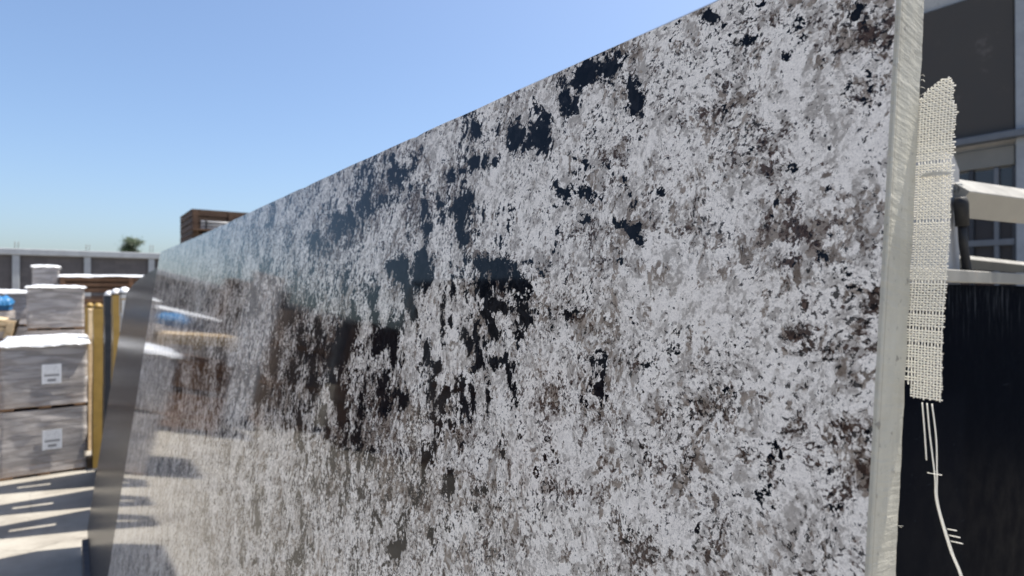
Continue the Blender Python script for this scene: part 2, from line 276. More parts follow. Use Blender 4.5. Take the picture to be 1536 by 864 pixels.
BROWN=[
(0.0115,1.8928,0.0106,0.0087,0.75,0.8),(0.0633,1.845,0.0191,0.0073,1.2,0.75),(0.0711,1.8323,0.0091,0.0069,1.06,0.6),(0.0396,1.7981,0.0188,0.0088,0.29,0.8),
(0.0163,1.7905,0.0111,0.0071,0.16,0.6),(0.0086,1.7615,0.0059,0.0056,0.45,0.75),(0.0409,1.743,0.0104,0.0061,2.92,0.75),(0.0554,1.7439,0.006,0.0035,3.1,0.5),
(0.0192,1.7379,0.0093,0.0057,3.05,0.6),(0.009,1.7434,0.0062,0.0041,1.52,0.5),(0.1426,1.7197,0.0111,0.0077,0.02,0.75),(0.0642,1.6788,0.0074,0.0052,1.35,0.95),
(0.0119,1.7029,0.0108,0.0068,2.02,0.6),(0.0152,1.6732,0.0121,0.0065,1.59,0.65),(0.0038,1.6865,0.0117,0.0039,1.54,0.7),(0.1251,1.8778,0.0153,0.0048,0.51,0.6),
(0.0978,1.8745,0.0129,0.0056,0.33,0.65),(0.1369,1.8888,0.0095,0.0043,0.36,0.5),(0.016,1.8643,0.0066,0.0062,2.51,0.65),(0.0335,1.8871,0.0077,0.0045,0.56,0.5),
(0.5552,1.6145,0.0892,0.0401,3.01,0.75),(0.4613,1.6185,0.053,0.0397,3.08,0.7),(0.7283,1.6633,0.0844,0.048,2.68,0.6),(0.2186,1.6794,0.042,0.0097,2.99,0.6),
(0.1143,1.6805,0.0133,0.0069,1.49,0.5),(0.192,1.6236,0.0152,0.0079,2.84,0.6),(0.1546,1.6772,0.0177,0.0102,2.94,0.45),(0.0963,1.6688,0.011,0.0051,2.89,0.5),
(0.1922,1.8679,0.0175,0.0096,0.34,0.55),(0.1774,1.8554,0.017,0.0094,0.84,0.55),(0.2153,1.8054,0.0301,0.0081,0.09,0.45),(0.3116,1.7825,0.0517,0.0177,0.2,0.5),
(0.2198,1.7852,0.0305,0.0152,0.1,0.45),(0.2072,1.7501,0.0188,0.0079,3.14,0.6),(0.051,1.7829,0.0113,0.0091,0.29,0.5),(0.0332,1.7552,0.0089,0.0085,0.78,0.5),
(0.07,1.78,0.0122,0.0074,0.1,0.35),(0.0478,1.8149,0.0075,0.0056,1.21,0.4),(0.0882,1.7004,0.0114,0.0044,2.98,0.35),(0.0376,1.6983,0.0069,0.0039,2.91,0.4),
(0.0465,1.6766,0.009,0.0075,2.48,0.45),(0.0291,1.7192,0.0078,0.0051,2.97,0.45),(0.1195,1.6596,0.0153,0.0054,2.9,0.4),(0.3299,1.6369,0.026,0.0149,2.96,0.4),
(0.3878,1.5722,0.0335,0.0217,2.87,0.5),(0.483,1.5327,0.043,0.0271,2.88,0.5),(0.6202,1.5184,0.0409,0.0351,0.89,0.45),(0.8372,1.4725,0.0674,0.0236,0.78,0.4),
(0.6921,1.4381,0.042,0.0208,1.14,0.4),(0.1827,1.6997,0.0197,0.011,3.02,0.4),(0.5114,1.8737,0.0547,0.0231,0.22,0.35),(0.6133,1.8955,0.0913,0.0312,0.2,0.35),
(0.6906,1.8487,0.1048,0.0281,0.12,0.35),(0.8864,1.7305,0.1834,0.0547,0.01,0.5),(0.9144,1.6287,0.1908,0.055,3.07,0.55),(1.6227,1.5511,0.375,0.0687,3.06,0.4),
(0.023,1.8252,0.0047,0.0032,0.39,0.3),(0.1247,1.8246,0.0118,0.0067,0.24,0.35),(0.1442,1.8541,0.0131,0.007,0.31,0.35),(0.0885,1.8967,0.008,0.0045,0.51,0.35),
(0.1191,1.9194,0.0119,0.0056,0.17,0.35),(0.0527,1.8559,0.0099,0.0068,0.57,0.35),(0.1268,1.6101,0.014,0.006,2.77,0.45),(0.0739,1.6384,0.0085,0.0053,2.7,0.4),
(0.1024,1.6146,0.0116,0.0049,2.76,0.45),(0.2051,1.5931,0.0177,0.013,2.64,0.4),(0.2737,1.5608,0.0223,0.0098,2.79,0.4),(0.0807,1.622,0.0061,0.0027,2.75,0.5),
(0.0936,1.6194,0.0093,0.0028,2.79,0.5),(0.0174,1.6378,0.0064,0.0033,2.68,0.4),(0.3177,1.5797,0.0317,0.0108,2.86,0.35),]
PALE=[
(0.2808,1.8531,0.0431,0.0256,0.31,1),(0.3331,1.8667,0.0346,0.0181,0.29,0.7),(0.0742,1.8201,0.0168,0.0114,1.78,1),(0.1261,1.8378,0.0197,0.011,0.28,0.7),
(0.1053,1.7813,0.0228,0.0102,2.92,0.6),(0.4357,1.7645,0.0365,0.0268,0.34,0.6),(0.052,1.6551,0.0169,0.0125,2.6,0.8),(0.0993,1.6305,0.0173,0.0119,2.65,0.6),
(0.0197,1.6735,0.0067,0.0056,2.27,0.7),(0.0722,1.6653,0.0141,0.0082,2.82,0.7),(0.0046,1.7163,0.0061,0.0055,1.97,0.5),(0.0118,1.6907,0.0066,0.0041,2.83,0.6),
(0.0324,1.8688,0.0152,0.0096,1.24,0.5),(0.0437,1.883,0.0111,0.0067,1.24,0.7),(0.0104,1.8728,0.0106,0.0058,1.35,0.7),(0.1421,1.9364,0.0263,0.0124,0.12,0.5),
(0.1548,1.8468,0.0191,0.0131,0.46,0.5),(0.4006,1.7915,0.0425,0.0228,1.23,0.6),(0.3533,1.7459,0.0233,0.0124,0.04,0.4),(0.0537,1.723,0.0185,0.0062,3.03,0.6),
(0.1036,1.7176,0.0283,0.0086,3.03,0.5),(0.2335,1.7237,0.0238,0.0153,3.13,0.5),(0.3529,1.6902,0.0255,0.0146,3.09,0.5),(0.139,1.9076,0.0181,0.0069,0.36,0.4),
(0.6077,1.6122,0.0422,0.0168,1.73,0.5),(0.7589,1.5588,0.0892,0.0555,3.11,0.7),(0.442,1.6736,0.0221,0.0192,0.63,0.6),(0.2199,1.8367,0.0198,0.0145,0.54,0.4),
(0.0241,1.8424,0.0115,0.0087,0.94,0.5),(0.0538,1.8711,0.01,0.0069,1.08,0.4),(1.0933,1.4457,0.3005,0.0725,2.94,0.5),(0.0196,1.7204,0.0093,0.0044,3,0.5),
(0.1616,1.6155,0.0308,0.0098,2.83,0.3),(0.1196,1.7527,0.0305,0.019,0.02,0.5),]

def field(S, T, blobs, soft):
    out = np.zeros_like(S)
    for s0, t0, r1, r2, th, st in blobs:
        m = (np.abs(S-s0) < 2.6*max(r1, r2)) & (np.abs(T-t0) < 2.6*max(r1, r2))
        if not m.any(): continue
        ds, dt = S[m]-s0, T[m]-t0; c, s = math.cos(th), math.sin(th)
        q = ((ds*c+dt*s)/r1)**2+((-ds*s+dt*c)/r2)**2
        out[m] = np.maximum(out[m], st*np.exp(-q*soft)) if soft < 1 else out[m]+st*np.exp(-q)
    return out
def top_edge(s):                                           # saw-cut top with a few small chips and a slight bow
    return TOP+.002*np.sin(s*2.2+.4)-.002*np.exp(-((s-.51)/.012)**2)-.0015*np.exp(-((s-.93)/.03)**2)-.0015*np.exp(-((s-1.6)/.05)**2)+.0004*np.sin(s*37)*np.sin(s*11)
def far_edge(t):
    r = .05; d = np.clip((t-(TOP-r))/r, 0, 1); return LEN-r*(1-np.sqrt(np.maximum(0, 1-d*d)))*.9+.006*np.sin(t*9)+.003*np.sin(t*31)
ns = 520; a = np.linspace(0, 1, ns); s_lin = .16*((1+LEN/.16)**a-1); s_lin *= LEN/s_lin[-1]
q = np.concatenate([np.linspace(0, 1.1, 170)[:-1], np.linspace(1.1, 1.55, 140)[:-1], np.linspace(1.55, TOP, 190)])
ntv = len(q)
Sg, Tg = np.meshgrid(s_lin, q, indexing='ij')
Tg = Tg*(top_edge(Sg)/TOP); Sg = Sg*(far_edge(Tg)/LEN); Sg += .0016*(1-a[:, None])**6
black = field(Sg, Tg, BLACK, .75); halo = field(Sg, Tg, [(s_, t_, r1_*2.6, r2_*2.6, th_, k_) for s_, t_, r1_, r2_, th_, k_ in BLACK], .75); black += .20*halo*(k_far := np.clip((Sg-.05)/.3, .35, 1)); black += -.16+.45*np.clip((Sg-.2)/.5, 0, 1)*np.clip((Tg-.3)/.9, 0, 1); brown = field(Sg, Tg, BROWN, .8); brown += .22*np.clip((Sg-.4)/.6, 0, 1)*np.clip((Tg-.9)/.4, 0, 1); pale = field(Sg, Tg, PALE, .7)  # extra brown over the far upper part paints in a dark reflected band
sl = thing('granite_slab', 'huge polished white granite slab with navy black and brown flecks leaning on rack', 'stone slab')
def slab_mesh(name, vs, fs, mat, smooth=False):            # shapes given with z towards the viewer
    return mesh(name, [(p[0], p[1], -p[2]) for p in vs], [tuple(f)[::-1] for f in fs], mat, sl, smooth)
sl.matrix_world = Matrix(((0, math.sin(TILT), math.cos(TILT), VB), (1, 0, 0, U0), (0, math.cos(TILT), -math.sin(TILT), ZB), (0, 0, 0, 1)))
# local axes of the slab: x along it, y up it, z into the stone (depth)
vs_ = np.stack([Sg, Tg, np.zeros_like(Sg)], -1).reshape(-1, 3)
idx = np.arange(ns*ntv).reshape(ns, ntv)
fs_ = np.stack([idx[:-1, :-1], idx[:-1, 1:], idx[1:, 1:], idx[1:, :-1]], -1).reshape(-1, 4)
me = bpy.data.meshes.new('polished_face'); me.vertices.add(len(vs_)); me.vertices.foreach_set('co', vs_.astype(np.float32).ravel())
me.loops.add(fs_.size); me.loops.foreach_set('vertex_index', fs_.astype(np.int32).ravel()); me.polygons.add(len(fs_))
me.polygons.foreach_set('loop_start', np.arange(0, fs_.size, 4, dtype=np.int32)); me.update(calc_edges=True)
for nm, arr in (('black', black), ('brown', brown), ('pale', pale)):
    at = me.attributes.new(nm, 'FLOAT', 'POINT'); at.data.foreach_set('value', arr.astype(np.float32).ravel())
b = NB('granite'); b.dims = '2D'; P = b.obj()
w1 = b.vmath('SCALE', b.vmath('SUBTRACT', b.noise(P, 22, 3, .5, 0, True), (.5, .5, .5)), scale=.014)
w2 = b.vmath('SCALE', b.vmath('SUBTRACT', b.noise(P, 120, 4, .6, 0, True), (.5, .5, .5)), scale=.0022)
w3 = b.vmath('SCALE', b.vmath('SUBTRACT', b.noise(P, 520, 3, .6, 0, True), (.5, .5, .5)), scale=.0022)
Wp = b.vmath('ADD', b.vmath('ADD', b.vmath('ADD', P, w1), w2), w3)
At = {k: b.attr(k) for k in ('black', 'brown', 'pale')}
fract = b.noise(Wp, 13, 10, .74); cloud = b.noise(Wp, 60, 6, .62); speck = b.noise(P, 700, 4, .7); broad = b.noise(P, 11, 4, .6)
def crystals(scale, stretch, turn, smooth):                # interlocking grains, a random tone for each
    q_ = b.n('TexVoronoi', feature='SMOOTH_F1', voronoi_dimensions='2D'); b.l(b.mapping(Wp, stretch, (0, 0, turn)), q_.inputs['Vector']); q_.inputs['Scale'].default_value = scale; q_.inputs['Smoothness'].default_value = smooth
    s_ = b.n('SeparateColor'); b.l(q_.outputs['Color'], s_.inputs[0]); return s_.outputs
K1 = crystals(24, (1.1, .85, 1), .5, .3); K2 = crystals(80, (1.15, .85, 1), .9, .35); K3 = crystals(230, (1.15, .9, 1), .3, .45); K4 = crystals(620, (1.1, .9, 1), 1.2, .5)
c0 = lambda x, k: b.math('MULTIPLY', b.math('SUBTRACT', x, .5), k)
add = lambda *t: t[0] if len(t) == 1 else b.math('ADD', t[0], add(*t[1:]))
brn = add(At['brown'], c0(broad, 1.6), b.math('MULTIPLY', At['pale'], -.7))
# milky feldspar, each crystal a little different, pearly towards its middle
tone = add(c0(K3[0], .34), c0(K4[1], .34), c0(cloud, 1.0), c0(K2[2], .4), c0(speck, .45))
white = b.mix(b.step(tone, -.38, .08), (.46, .425, .38), (.95, .905, .83))
white = b.mix(b.step(speck, .54, .70, 0, .28), white, (.33, .30, .275))
# translucent taupe quartz grains
tq = add(c0(K1[0], .28), c0(K2[0], .50), c0(K3[1], .55), c0(K4[0], .42), c0(fract, 1.4), c0(speck, .4), c0(cloud, .9), b.math('MULTIPLY', brn, .26))
taupe = b.mix(add(K3[2], c0(speck, .8)), (.13, .098, .072), (.40, .34, .28))
c1 = b.mix(b.step(tq, .09, .44, 0, .93), white, taupe)
# thin dark squiggles between the crystals
rg = b.math('ABSOLUTE', b.math('SUBTRACT', b.noise(b.mapping(Wp, (1.4, .75, 1), (0, 0, .5)), 170, 3, .5), .5))
ln = b.math('MULTIPLY', b.step(rg, .004, .026, 1, 0), b.step(add(b.noise(P, 24, 3), b.math('MULTIPLY', brn, .14)), .46, .60, 0, .55))
c1 = b.mix(ln, c1, (.12, .097, .082))
# brown mica, plus the dark reflection painted into the brown field
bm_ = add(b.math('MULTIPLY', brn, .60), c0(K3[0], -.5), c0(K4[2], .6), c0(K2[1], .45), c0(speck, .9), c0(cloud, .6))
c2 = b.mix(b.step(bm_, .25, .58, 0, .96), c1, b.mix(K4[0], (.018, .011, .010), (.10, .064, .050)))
# black plates and needles
bk = add(b.math('MULTIPLY', At['black'], 1.15), c0(K1[1], .45), c0(K2[2], .75), c0(K3[2], .75), c0(K4[1], .6), c0(fract, .9), c0(speck, .7))
c3 = b.mix(b.step(bk, .45, .62), c2, b.mix(b.math('MULTIPLY', K3[1], K3[1]), (.003, .0045, .008), (.016, .018, .023)))
# scattered black pepper
pp = add(b.noise(Wp, 300, 3, .6), c0(b.noise(P, 16, 3), .3), b.math('MULTIPLY', brn, .035))
c3 = b.mix(b.step(pp, .625, .68, 0, .9), c3, (.012, .012, .014))
c3 = b.mix(1., c3, b.step(add(b.noise(P, 900, 3, .7), c0(b.noise(Wp, 240, 4, .7), .6)), .25, .75, .87, 1.12), 'MULTIPLY')
b.bump(b.noise(P, 1.4, 2, .4), .035, .02)
M['granite'] = b.set(c3, b.step(cloud, .3, .7, .035, .075), ior=1.52, spec=.14)
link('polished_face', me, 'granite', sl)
# sawn sides: body with a pale rough edge, thin arris along the polished face
b = NB('sawn_edge'); P = b.obj(); n1 = b.noise(P, 22, 5, .6); n2 = b.noise(P, 170, 4, .65); n3 = b.noise(b.mapping(P, (1, 9, 1), (.25, 0, 0)), 30, 4)
cc = b.mix(b.step(n1, .3, .7), (.40, .382, .315), (.48, .462, .39)); cc = b.mix(b.step(n3, .5, .72, 0, .2), cc, (.55, .535, .465))
cc = b.mix(b.step(b.noise(P, 70, 3), .66, .70, 0, .7), cc, (.15, .135, .12)); cc = b.mix(b.step(n2, .60, .72, 0, .55), cc, (.12, .11, .10))
sp = b.n('SeparateXYZ'); b.l(P, sp.inputs[0])
cc = b.mix(b.step(b.math('ABSOLUTE', b.math('SUBTRACT', sp.outputs[2], .0034)), .0002, .0007, .45, 0), cc, (.16, .14, .11))
b.bump(b.math('ADD', n3, b.math('MULTIPLY', n2, .7)), .6, .0012); M['sawn_edge'] = b.set(cc, .55)
nt2 = 620; tt = np.linspace(0, 1, nt2); prof = [(.0016, 0), (.0004, -.0007), (0, -.0018), (.0002, -.008), (-.0001, -.015), (.0002, -.022), (0, -.0285), (.0008, -.0300)]
vs_, fs_ = [], []
for j in range(nt2):
    t = tt[j]*float(top_edge(0))
    ripple = .00015*mnoise.noise((3.1, t*60, 0)); rag = .0013*mnoise.noise((7, t*75, 0))-.0035*max(0, mnoise.noise((4, t*48, 1))-.42)+.0006*mnoise.noise((7, t*330, 2))
    for i, (s, z) in enumerate(prof):
        bumpy = ripple*(1 if i > 2 else 0)+(.00012*mnoise.noise((i*2.3, t*130, 5)) if i > 2 else 0)
        vs_.append((s-bumpy if i > 2 else s+(.0002*mnoise.noise((1, t*160, i)) if i else 0), t, z+(rag if i >= 6 else 0)))
npf = len(prof)
for j in range(nt2-1):
    for i in range(npf-1): fs_.append((j*npf+i, j*npf+i+1, (j+1)*npf+i+1, (j+1)*npf+i))
slab_mesh('sawn_end', vs_, fs_, 'sawn_edge')
vs_, fs_ = [], []                                          # top, far end, bottom and back of the slab
loop = [(float(s), float(top_edge(s)*1)) for s in np.linspace(.0016, LEN-.06, 240)]
loop += [(float(far_edge(np.array(t))), float(t)) for t in np.linspace(TOP-.0005, 0, 80)]
loop += [(.0016, 0.)]
for s, t in loop: vs_ += [(s, t, -.0001), (s, t, -.0299)]
n = len(loop); fs_ = [(2*i, 2*i+1, 2*((i+1) % n)+1, 2*((i+1) % n)) for i in range(n-1)]
fs_.append(tuple(2*i+1 for i in range(n)))
slab_mesh('sawn_back', vs_, fs_, 'sawn_edge')
# fibreglass backing mesh sticking out behind the near end
b = NB('fibreglass'); n1 = b.noise(b.obj(), 300, 3); M['fibreglass'] = b.set(b.mix(n1, (.88, .865, .81), (.93, .915, .87)), .6)
tl = b.n('BsdfTranslucent'); tl.inputs[0].default_value = (.96, .945, .89, 1); ms = b.n('MixShader'); ms.inputs[0].default_value = .5; b.l(b.b.outputs[0], ms.inputs[1]); b.l(tl.outputs[0], ms.inputs[2]); b.l(ms.outputs[0], b.out.inputs[0])
tz = lambda dz: (CAM_H+dz-ZB)/math.cos(TILT)
def wob(s, t): return -.0312-.0012*math.sin(t*60)-.0015*max(0, -s)/.015-.0022*math.exp(-((t-tz(.1))/.02)**2)*(-s/.015)
data = []; PU, PV = .00128, .00126; t_lo, t_hi = tz(-.046), tz(.1095)
def top_limit(s):                                         # ragged rounded top of the torn flap
    x = (-s)/.0158; return t_hi-.009*(max(0, .6-x)/.6)**2-.055*max(0, x-.72)**1.5/.15
warp = [-.0003-i*PU for i in range(11)]
for i, s in enumerate(warp):
    hi = top_limit(s)+random.uniform(-.0004, .0012); lo = t_lo+(.0065 if i == 0 else .002 if i == 1 else 0)+random.uniform(-.0008, .0005)
    m_ = max(8, int((hi-lo)/.0011)); pts = []
    for k in range(m_+1):
        t = lo+(hi-lo)*k/m_; pts.append((s+.00022*mnoise.noise((i*5, t*120, 0)), t, wob(s, t)+.00025*math.sin(t/PV*math.pi+i*math.pi)))
    data.append(tube_data(pts, .00040, 4, .4, side=(1, 0, 0)))
k = 0; t = t_lo+.0006
while t < t_hi:
    ends = [s for s in warp if top_limit(s) > t]
    if ends:
        s_a = .004 if max(ends) > -.001 else max(ends)+.0006; s_b = min(ends)-random.uniform(.0002, .0011)-(.0012*random.random() if t > tz(.05) else 0)
        gap = tz(-.046) < t < tz(-.02) and random.random() < .25
        if gap: s_a = -.0022-random.random()*.002
        if t < t_lo+.006: s_a = -.001-random.random()*.0015
        pts = []; m_ = 18
        for j in range(m_+1):
            s = s_a+(s_b-s_a)*j/m_; pts.append((s, t+.0002*mnoise.noise((s*300, k*3.3, 1))-.0004*max(0, -s)/.015, wob(s, t)-.00025*math.sin(s/PU*math.pi+k*math.pi)))
        if random.random() > .03: data.append(tube_data(pts, .00042 if random.random() < .8 else .00050, 4, .5, side=(0, 1, 0)))
    t += PV*random.uniform(.97, 1.03); k += 1
for j in range(26):                                       # folded double layer and stray fibres
    t = tz(.062)+random.uniform(-.0006, .0006)-j*.00004; s0 = -.001-random.random()*.004
    data.append(tube_data([(s0, t, wob(s0, t)+.0006), (s0-.005, t+.0008*random.random(), wob(s0, t)+.0008), (s0-.009, t-.0006, wob(s0, t)+.0004)], .00022, 3))
for j in range(16):                                       # fluff along the back arris
    t = random.choice((tz(.11), tz(.075), tz(-.075), tz(-.1), tz(-.115), tz(-.128), tz(-.14)))+random.gauss(0, .004)
    data.append(tube_data([(.0005, t, -.0302), (-.0003-.0004*random.random(), t+random.uniform(-.0006, .0006), -.0306), (-.0006-.0008*random.random(), t+random.uniform(-.001, .001), -.0312)], .00007, 3))
V_, F_ = join_data(data); tag(slab_mesh('backing_mesh', V_, F_, 'fibreglass'), kind='stuff')
data = []                                                 # loose yarns hanging off the flap
base = [(-.0058, tz(-.048)), (-.0078, tz(-.048)), (-.0098, tz(-.048))]
mid = [(-.0102, tz(-.080)), (-.0113, tz(-.086)), (-.0118, tz(-.086))]
def yarn(pts, r):
    P_ = [Vector(p) for p in pts]; out = []
    for i in range(len(P_)-1):
        p0, p1, p2, p3 = P_[max(i-1, 0)], P_[i], P_[i+1], P_[min(i+2, len(P_)-1)]
        for j in range(8):
            x = j/8; out.append(.5*((2*p1)+(p2-p0)*x+(2*p0-5*p1+4*p2-p3)*x*x+(3*p1-p0-3*p2+p3)*x**3))
    out.append(P_[-1]); return tube_data(out, r, 6)
zz = -.0335
data.append(yarn([(base[0][0], base[0][1], zz), (-.0072, tz(-.060), zz), (-.0090, tz(-.074), zz+.001)], .0003))
data.append(yarn([(base[1][0], base[1][1], zz), (-.0095, tz(-.062), zz), (-.0122, tz(-.080), zz), (-.0134, tz(-.092), zz), (-.0190, tz(-.110), zz), (-.0248, tz(-.126), zz), (-.0262, tz(-.16), zz), (-.028, tz(-.21), zz)], .00030))
data.append(yarn([(base[2][0], base[2][1], zz), (-.0125, tz(-.064), zz+.001), (-.0133, tz(-.080), zz+.0006), (-.0142, tz(-.092), zz+.0006), (-.0200, tz(-.110), zz+.0008), (-.0256, tz(-.126), zz+.0005), (-.0278, tz(-.16), zz), (-.030, tz(-.22), zz)], .0003))
for s, t, w_ in ((-.0095, tz(-.0795), .0058), (-.0182, tz(-.1020), .0036), (-.0190, tz(-.1045), .0042), (-.0197, tz(-.1068), .0045)):
    data.append(tube_data([(s, t, zz+.001), (s-w_, t+.0003, zz+.001)], .0002, 5))
V_, F_ = join_data(data); tag(slab_mesh('loose_yarn', V_, F_, 'fibreglass', True), kind='stuff')

# ---------------------------------------------------------------- plain grey slab behind, showing past the far end
b = NB('grey_stone'); P = b.obj(); n1 = b.noise(P, 3, 5, .6); n2 = b.noise(P, 160, 3, .6)
M['grey_stone'] = b.set(b.mix(b.step(n1, .3, .7), (.042, .040, .042), (.062, .058, .058)), b.step(n2, .3, .7, .20, .28), ior=1.3, spec=.10); b.bump(b.noise(P, 5, 2), .04, .01)
g = thing('grey_slab', 'plain dark grey polished slab with sloping top behind the white granite slab', 'stone slab')
g.matrix_world = Matrix(((0, math.sin(TILT), math.cos(TILT), VB+.0345/math.cos(TILT)), (1, 0, 0, 0), (0, math.cos(TILT), -math.sin(TILT), ZB), (0, 0, 0, 1)))
poly = [(2.2, 0), (5.40, 0), (5.44, .8), (5.36, tz(-.012)), (5.28, tz(.008)), (4.9, tz(.050)), (4.5, tz(.085)), (3.9, tz(.112)), (3.59, tz(.12)), (2.9, tz(.13)), (2.2, tz(.13))]
prism('stone_body', poly, 0, .02, 2, 'grey_stone', g)

# ---------------------------------------------------------------- steel rack carrying the slabs
rk = thing('slab_rack', 'dark steel A frame rack holding the leaning slabs', 'rack', (0, 0, 0))
box('base_rail', (.062, .25, 0), (.20, 5.22, .116), 'rack_paint', rk, .006)
box('base_rail', (.95, .25, 0), (1.05, 5.45, .10), 'rack_paint', rk, .006)
tn = math.tan(TILT)
for y in (.75, 1.75, 2.75, 3.75, 4.75):
    box('cross_member', (.20, y-.04, .01), (.95, y+.04, .09), 'rack_paint', rk, .006)
    vb = VB+.064
    prism('upright', [(vb, .09), (vb+.08, .09), (vb+.08+1.76*tn, 1.85), (vb+1.76*tn, 1.85)], y-.03, y+.03, 1, 'rack_paint', rk)
    prism('brace', [(.92, .10), (.99, .10), (vb+.09+1.6*tn+.05, 1.72), (vb+.08+1.6*tn, 1.66)], y-.025, y+.025, 1, 'rack_paint', rk)

# ---------------------------------------------------------------- builders for the yard
def pallet_parts(t, w, d, h=.12, mat='pallet_wood'):
    n = 7; bw = w/(n*1.28)
    for i in range(n):
        x = -w/2+bw/2+i*(w-bw)/(n-1); box('deck_board', (x-bw/2, -d/2, h-.022), (x+bw/2, d/2, h), mat, t, .003)
    for y in (-d/2+.05, 0, d/2-.05): box('stringer', (-w/2, y-.045, .02), (w/2, y+.045, h-.022), mat, t, .004)
    for x in (-w/2+.05, 0, w/2-.05): box('bottom_board', (x-.05, -d/2, 0), (x+.05, d/2, .02), mat, t, .003)
def sheet(t, w, d, z, puff, drop, seed, name='plastic_sheet', name_mat='white_sheet'):
    nx, ny = 44, 36; V_, F_ = [], []
    for i in range(nx+1):
        for j in range(ny+1):
            x = (i/nx-.5)*1.16; y = (j/ny-.5)*1.16
            ox, oy = max(0, abs(x)-.5), max(0, abs(y)-.5); o = max(ox, oy)/.08
            n1 = mnoise.noise((x*4+seed, y*3, seed)); n2 = mnoise.noise((x*15, y*12+seed, 3)); n3 = abs(mnoise.noise((x*2.4+seed*3, y*2, 1)))
            bulge = puff*(.35+1.3*n3+.4*n1)*max(0, 1-(2*max(abs(x), abs(y)))**6)+.012*n2
            px = max(-.5, min(.5, x))*w+math.copysign(min(.03, ox*.3)+.018+.01*n2, x)*(ox > 0); py = max(-.5, min(.5, y))*d+math.copysign(min(.03, oy*.3)+.018+.01*n2, y)*(oy > 0)
            V_.append((px, py, z+.012+bulge-o*drop*(.75+.5*n1)))
    for i in range(nx):
        for j in range(ny): q_ = i*(ny+1)+j; F_.append((q_, q_+ny+1, q_+ny+2, q_+1))
    return mesh(name, V_, F_, name_mat, t, True)
def film(t, w, d, z0, z1, seed, name='stretch_film', mat='stretch_film'):
    n, m_ = 64, 22; V_, F_ = [], []
    per = []
    for k in range(n):
        a_ = k/n*4; e = int(a_); x = a_-e
        per.append([(-.5+x, -.5), (.5, -.5+x), (.5-x, .5), (-.5, .5-x)][e])
    for j in range(m_+1):
        z = z0+(z1-z0)*j/m_
        for k, (x, y) in enumerate(per):
            o = .014+.008*mnoise.noise((x*5+seed, y*5, z*7))+.004*mnoise.noise((x*3, y*3+seed, z*34))
            V_.append((x*(w+2*o), y*(d+2*o), z))
    for j in range(m_):
        for k in range(n): F_.append((j*n+k, j*n+(k+1) % n, (j+1)*n+(k+1) % n, (j+1)*n+k))
    return mesh(name, V_, F_, mat, t, True)
def wrapped_pallet(label, lo, hi, z, height, seed, layers=5, cols=2, mat='carton_grey', top=.03, drop=.03, wrap=True, lab=None, group=None, cat='pallet'):
    w, d = hi[0]-lo[0], hi[1]-lo[1]
    t = thing('wrapped_pallet', label, cat, ((lo[0]+hi[0])/2, (lo[1]+hi[1])/2, z), group=group)
    pallet_parts(t, w, d); lh = (height-.125)/layers; cw, cd = w/cols, d/2
    rs = random.Random(seed)
    for k in range(layers):
        for i in range(cols):
            for j in range(2):
                jx, jy = rs.uniform(-.004, .004), rs.uniform(-.005, .005)
                link('carton', box_mesh((cw-.012, cd-.012, lh-.006), mat, .006), None, t, (-w/2+cw*(i+.5)+jx, -d/2+cd*(j+.5)+jy, .124+lh*(k+.5)))
    if wrap: film(t, w, d, .03, height-.004, seed)
    if top: sheet(t, w, d, height, top, drop, seed)
    if lab: link('shipping_label', box_mesh((.16, .004, .20), 'label_print', 0), None, t, (lab[0], -d/2-.027, lab[1]))
    return t
def crate(label, lo, hi, z, height, mat='brown_wood', boards=3, rz=0, group=None, tilt=0, name='wooden_crate', gap=.008):
    w, d = hi[0]-lo[0], hi[1]-lo[1]
    t = thing(name, label, 'crate', ((lo[0]+hi[0])/2, (lo[1]+hi[1])/2, z), rz, group); t.rotation_euler = (0, tilt, rz)
    for x in (-w/2+.05, 0, w/2-.05): box('runner', (x-.045, -d/2, 0), (x+.045, d/2, .07), mat, t, .004)
    bh = (height-.07)/boards
    for k in range(boards):
        z0, z1 = .072+bh*k+gap, .07+bh*(k+1)-gap
        for s in (-1, 1):
            y = s*(d/2-.012); box('side_board', (-w/2, y-.011, z0), (w/2, y+.011, z1), mat, t, .003)
            x = s*(w/2-.012); box('end_board', (x-.011, -d/2+.025, z0), (x+.011, d/2-.025, z1), mat, t, .003)
    for x in (-w/2+.045, w/2-.045, 0):
        for s in (-1, 1):
            y = s*(d/2+.012); box('batten', (x-.04, y-.0105, .07), (x+.04, y+.0105, height-.002), mat, t, .003)
    if gap > .01: box('load', (-w/2+.05, -d/2+.05, .075), (w/2-.05, d/2-.05, height-.02), 'dark_wood', t, 0)
    n = 5; bw = d/n
    for i in range(n): box('lid_board', (-w/2-.01, -d/2+bw*i+.005, height), (w/2+.01, -d/2+bw*(i+1)-.005, height+.02), mat, t, .003)
    return t

# ---------------------------------------------------------------- wrapped pallets of cartons by the aisle
wrapped_pallet('lower film wrapped pallet of grey cartons with label, on the ground under a matching pallet', (-.57, 7.74), (.115, 8.72), 0, .675, 3, 4, 1, top=0, lab=(.07, .36))
wrapped_pallet('upper film wrapped pallet of grey cartons under puffy white plastic, stacked on a matching pallet', (-.56, 7.74), (.12, 8.72), .68, .675, 5, 4, 1, top=.035, drop=.06, lab=(.055, .35))
for k, lb in enumerate(('brown striped carton pallet on the ground beneath two more behind the labelled stack', 'brown striped carton pallet in the middle of the three high stack')):
    wrapped_pallet(lb, (-.52, 10.75), (.13, 11.7), k*.665, .66, 11+k, 7, 2, 'carton_brown', top=0)
wrapped_pallet('top carton pallet of the three high stack with crumpled white plastic on it', (-.50, 10.78), (.13, 11.72), 1.33, .61, 14, 8, 2, 'carton_grey', top=.025, drop=.03)
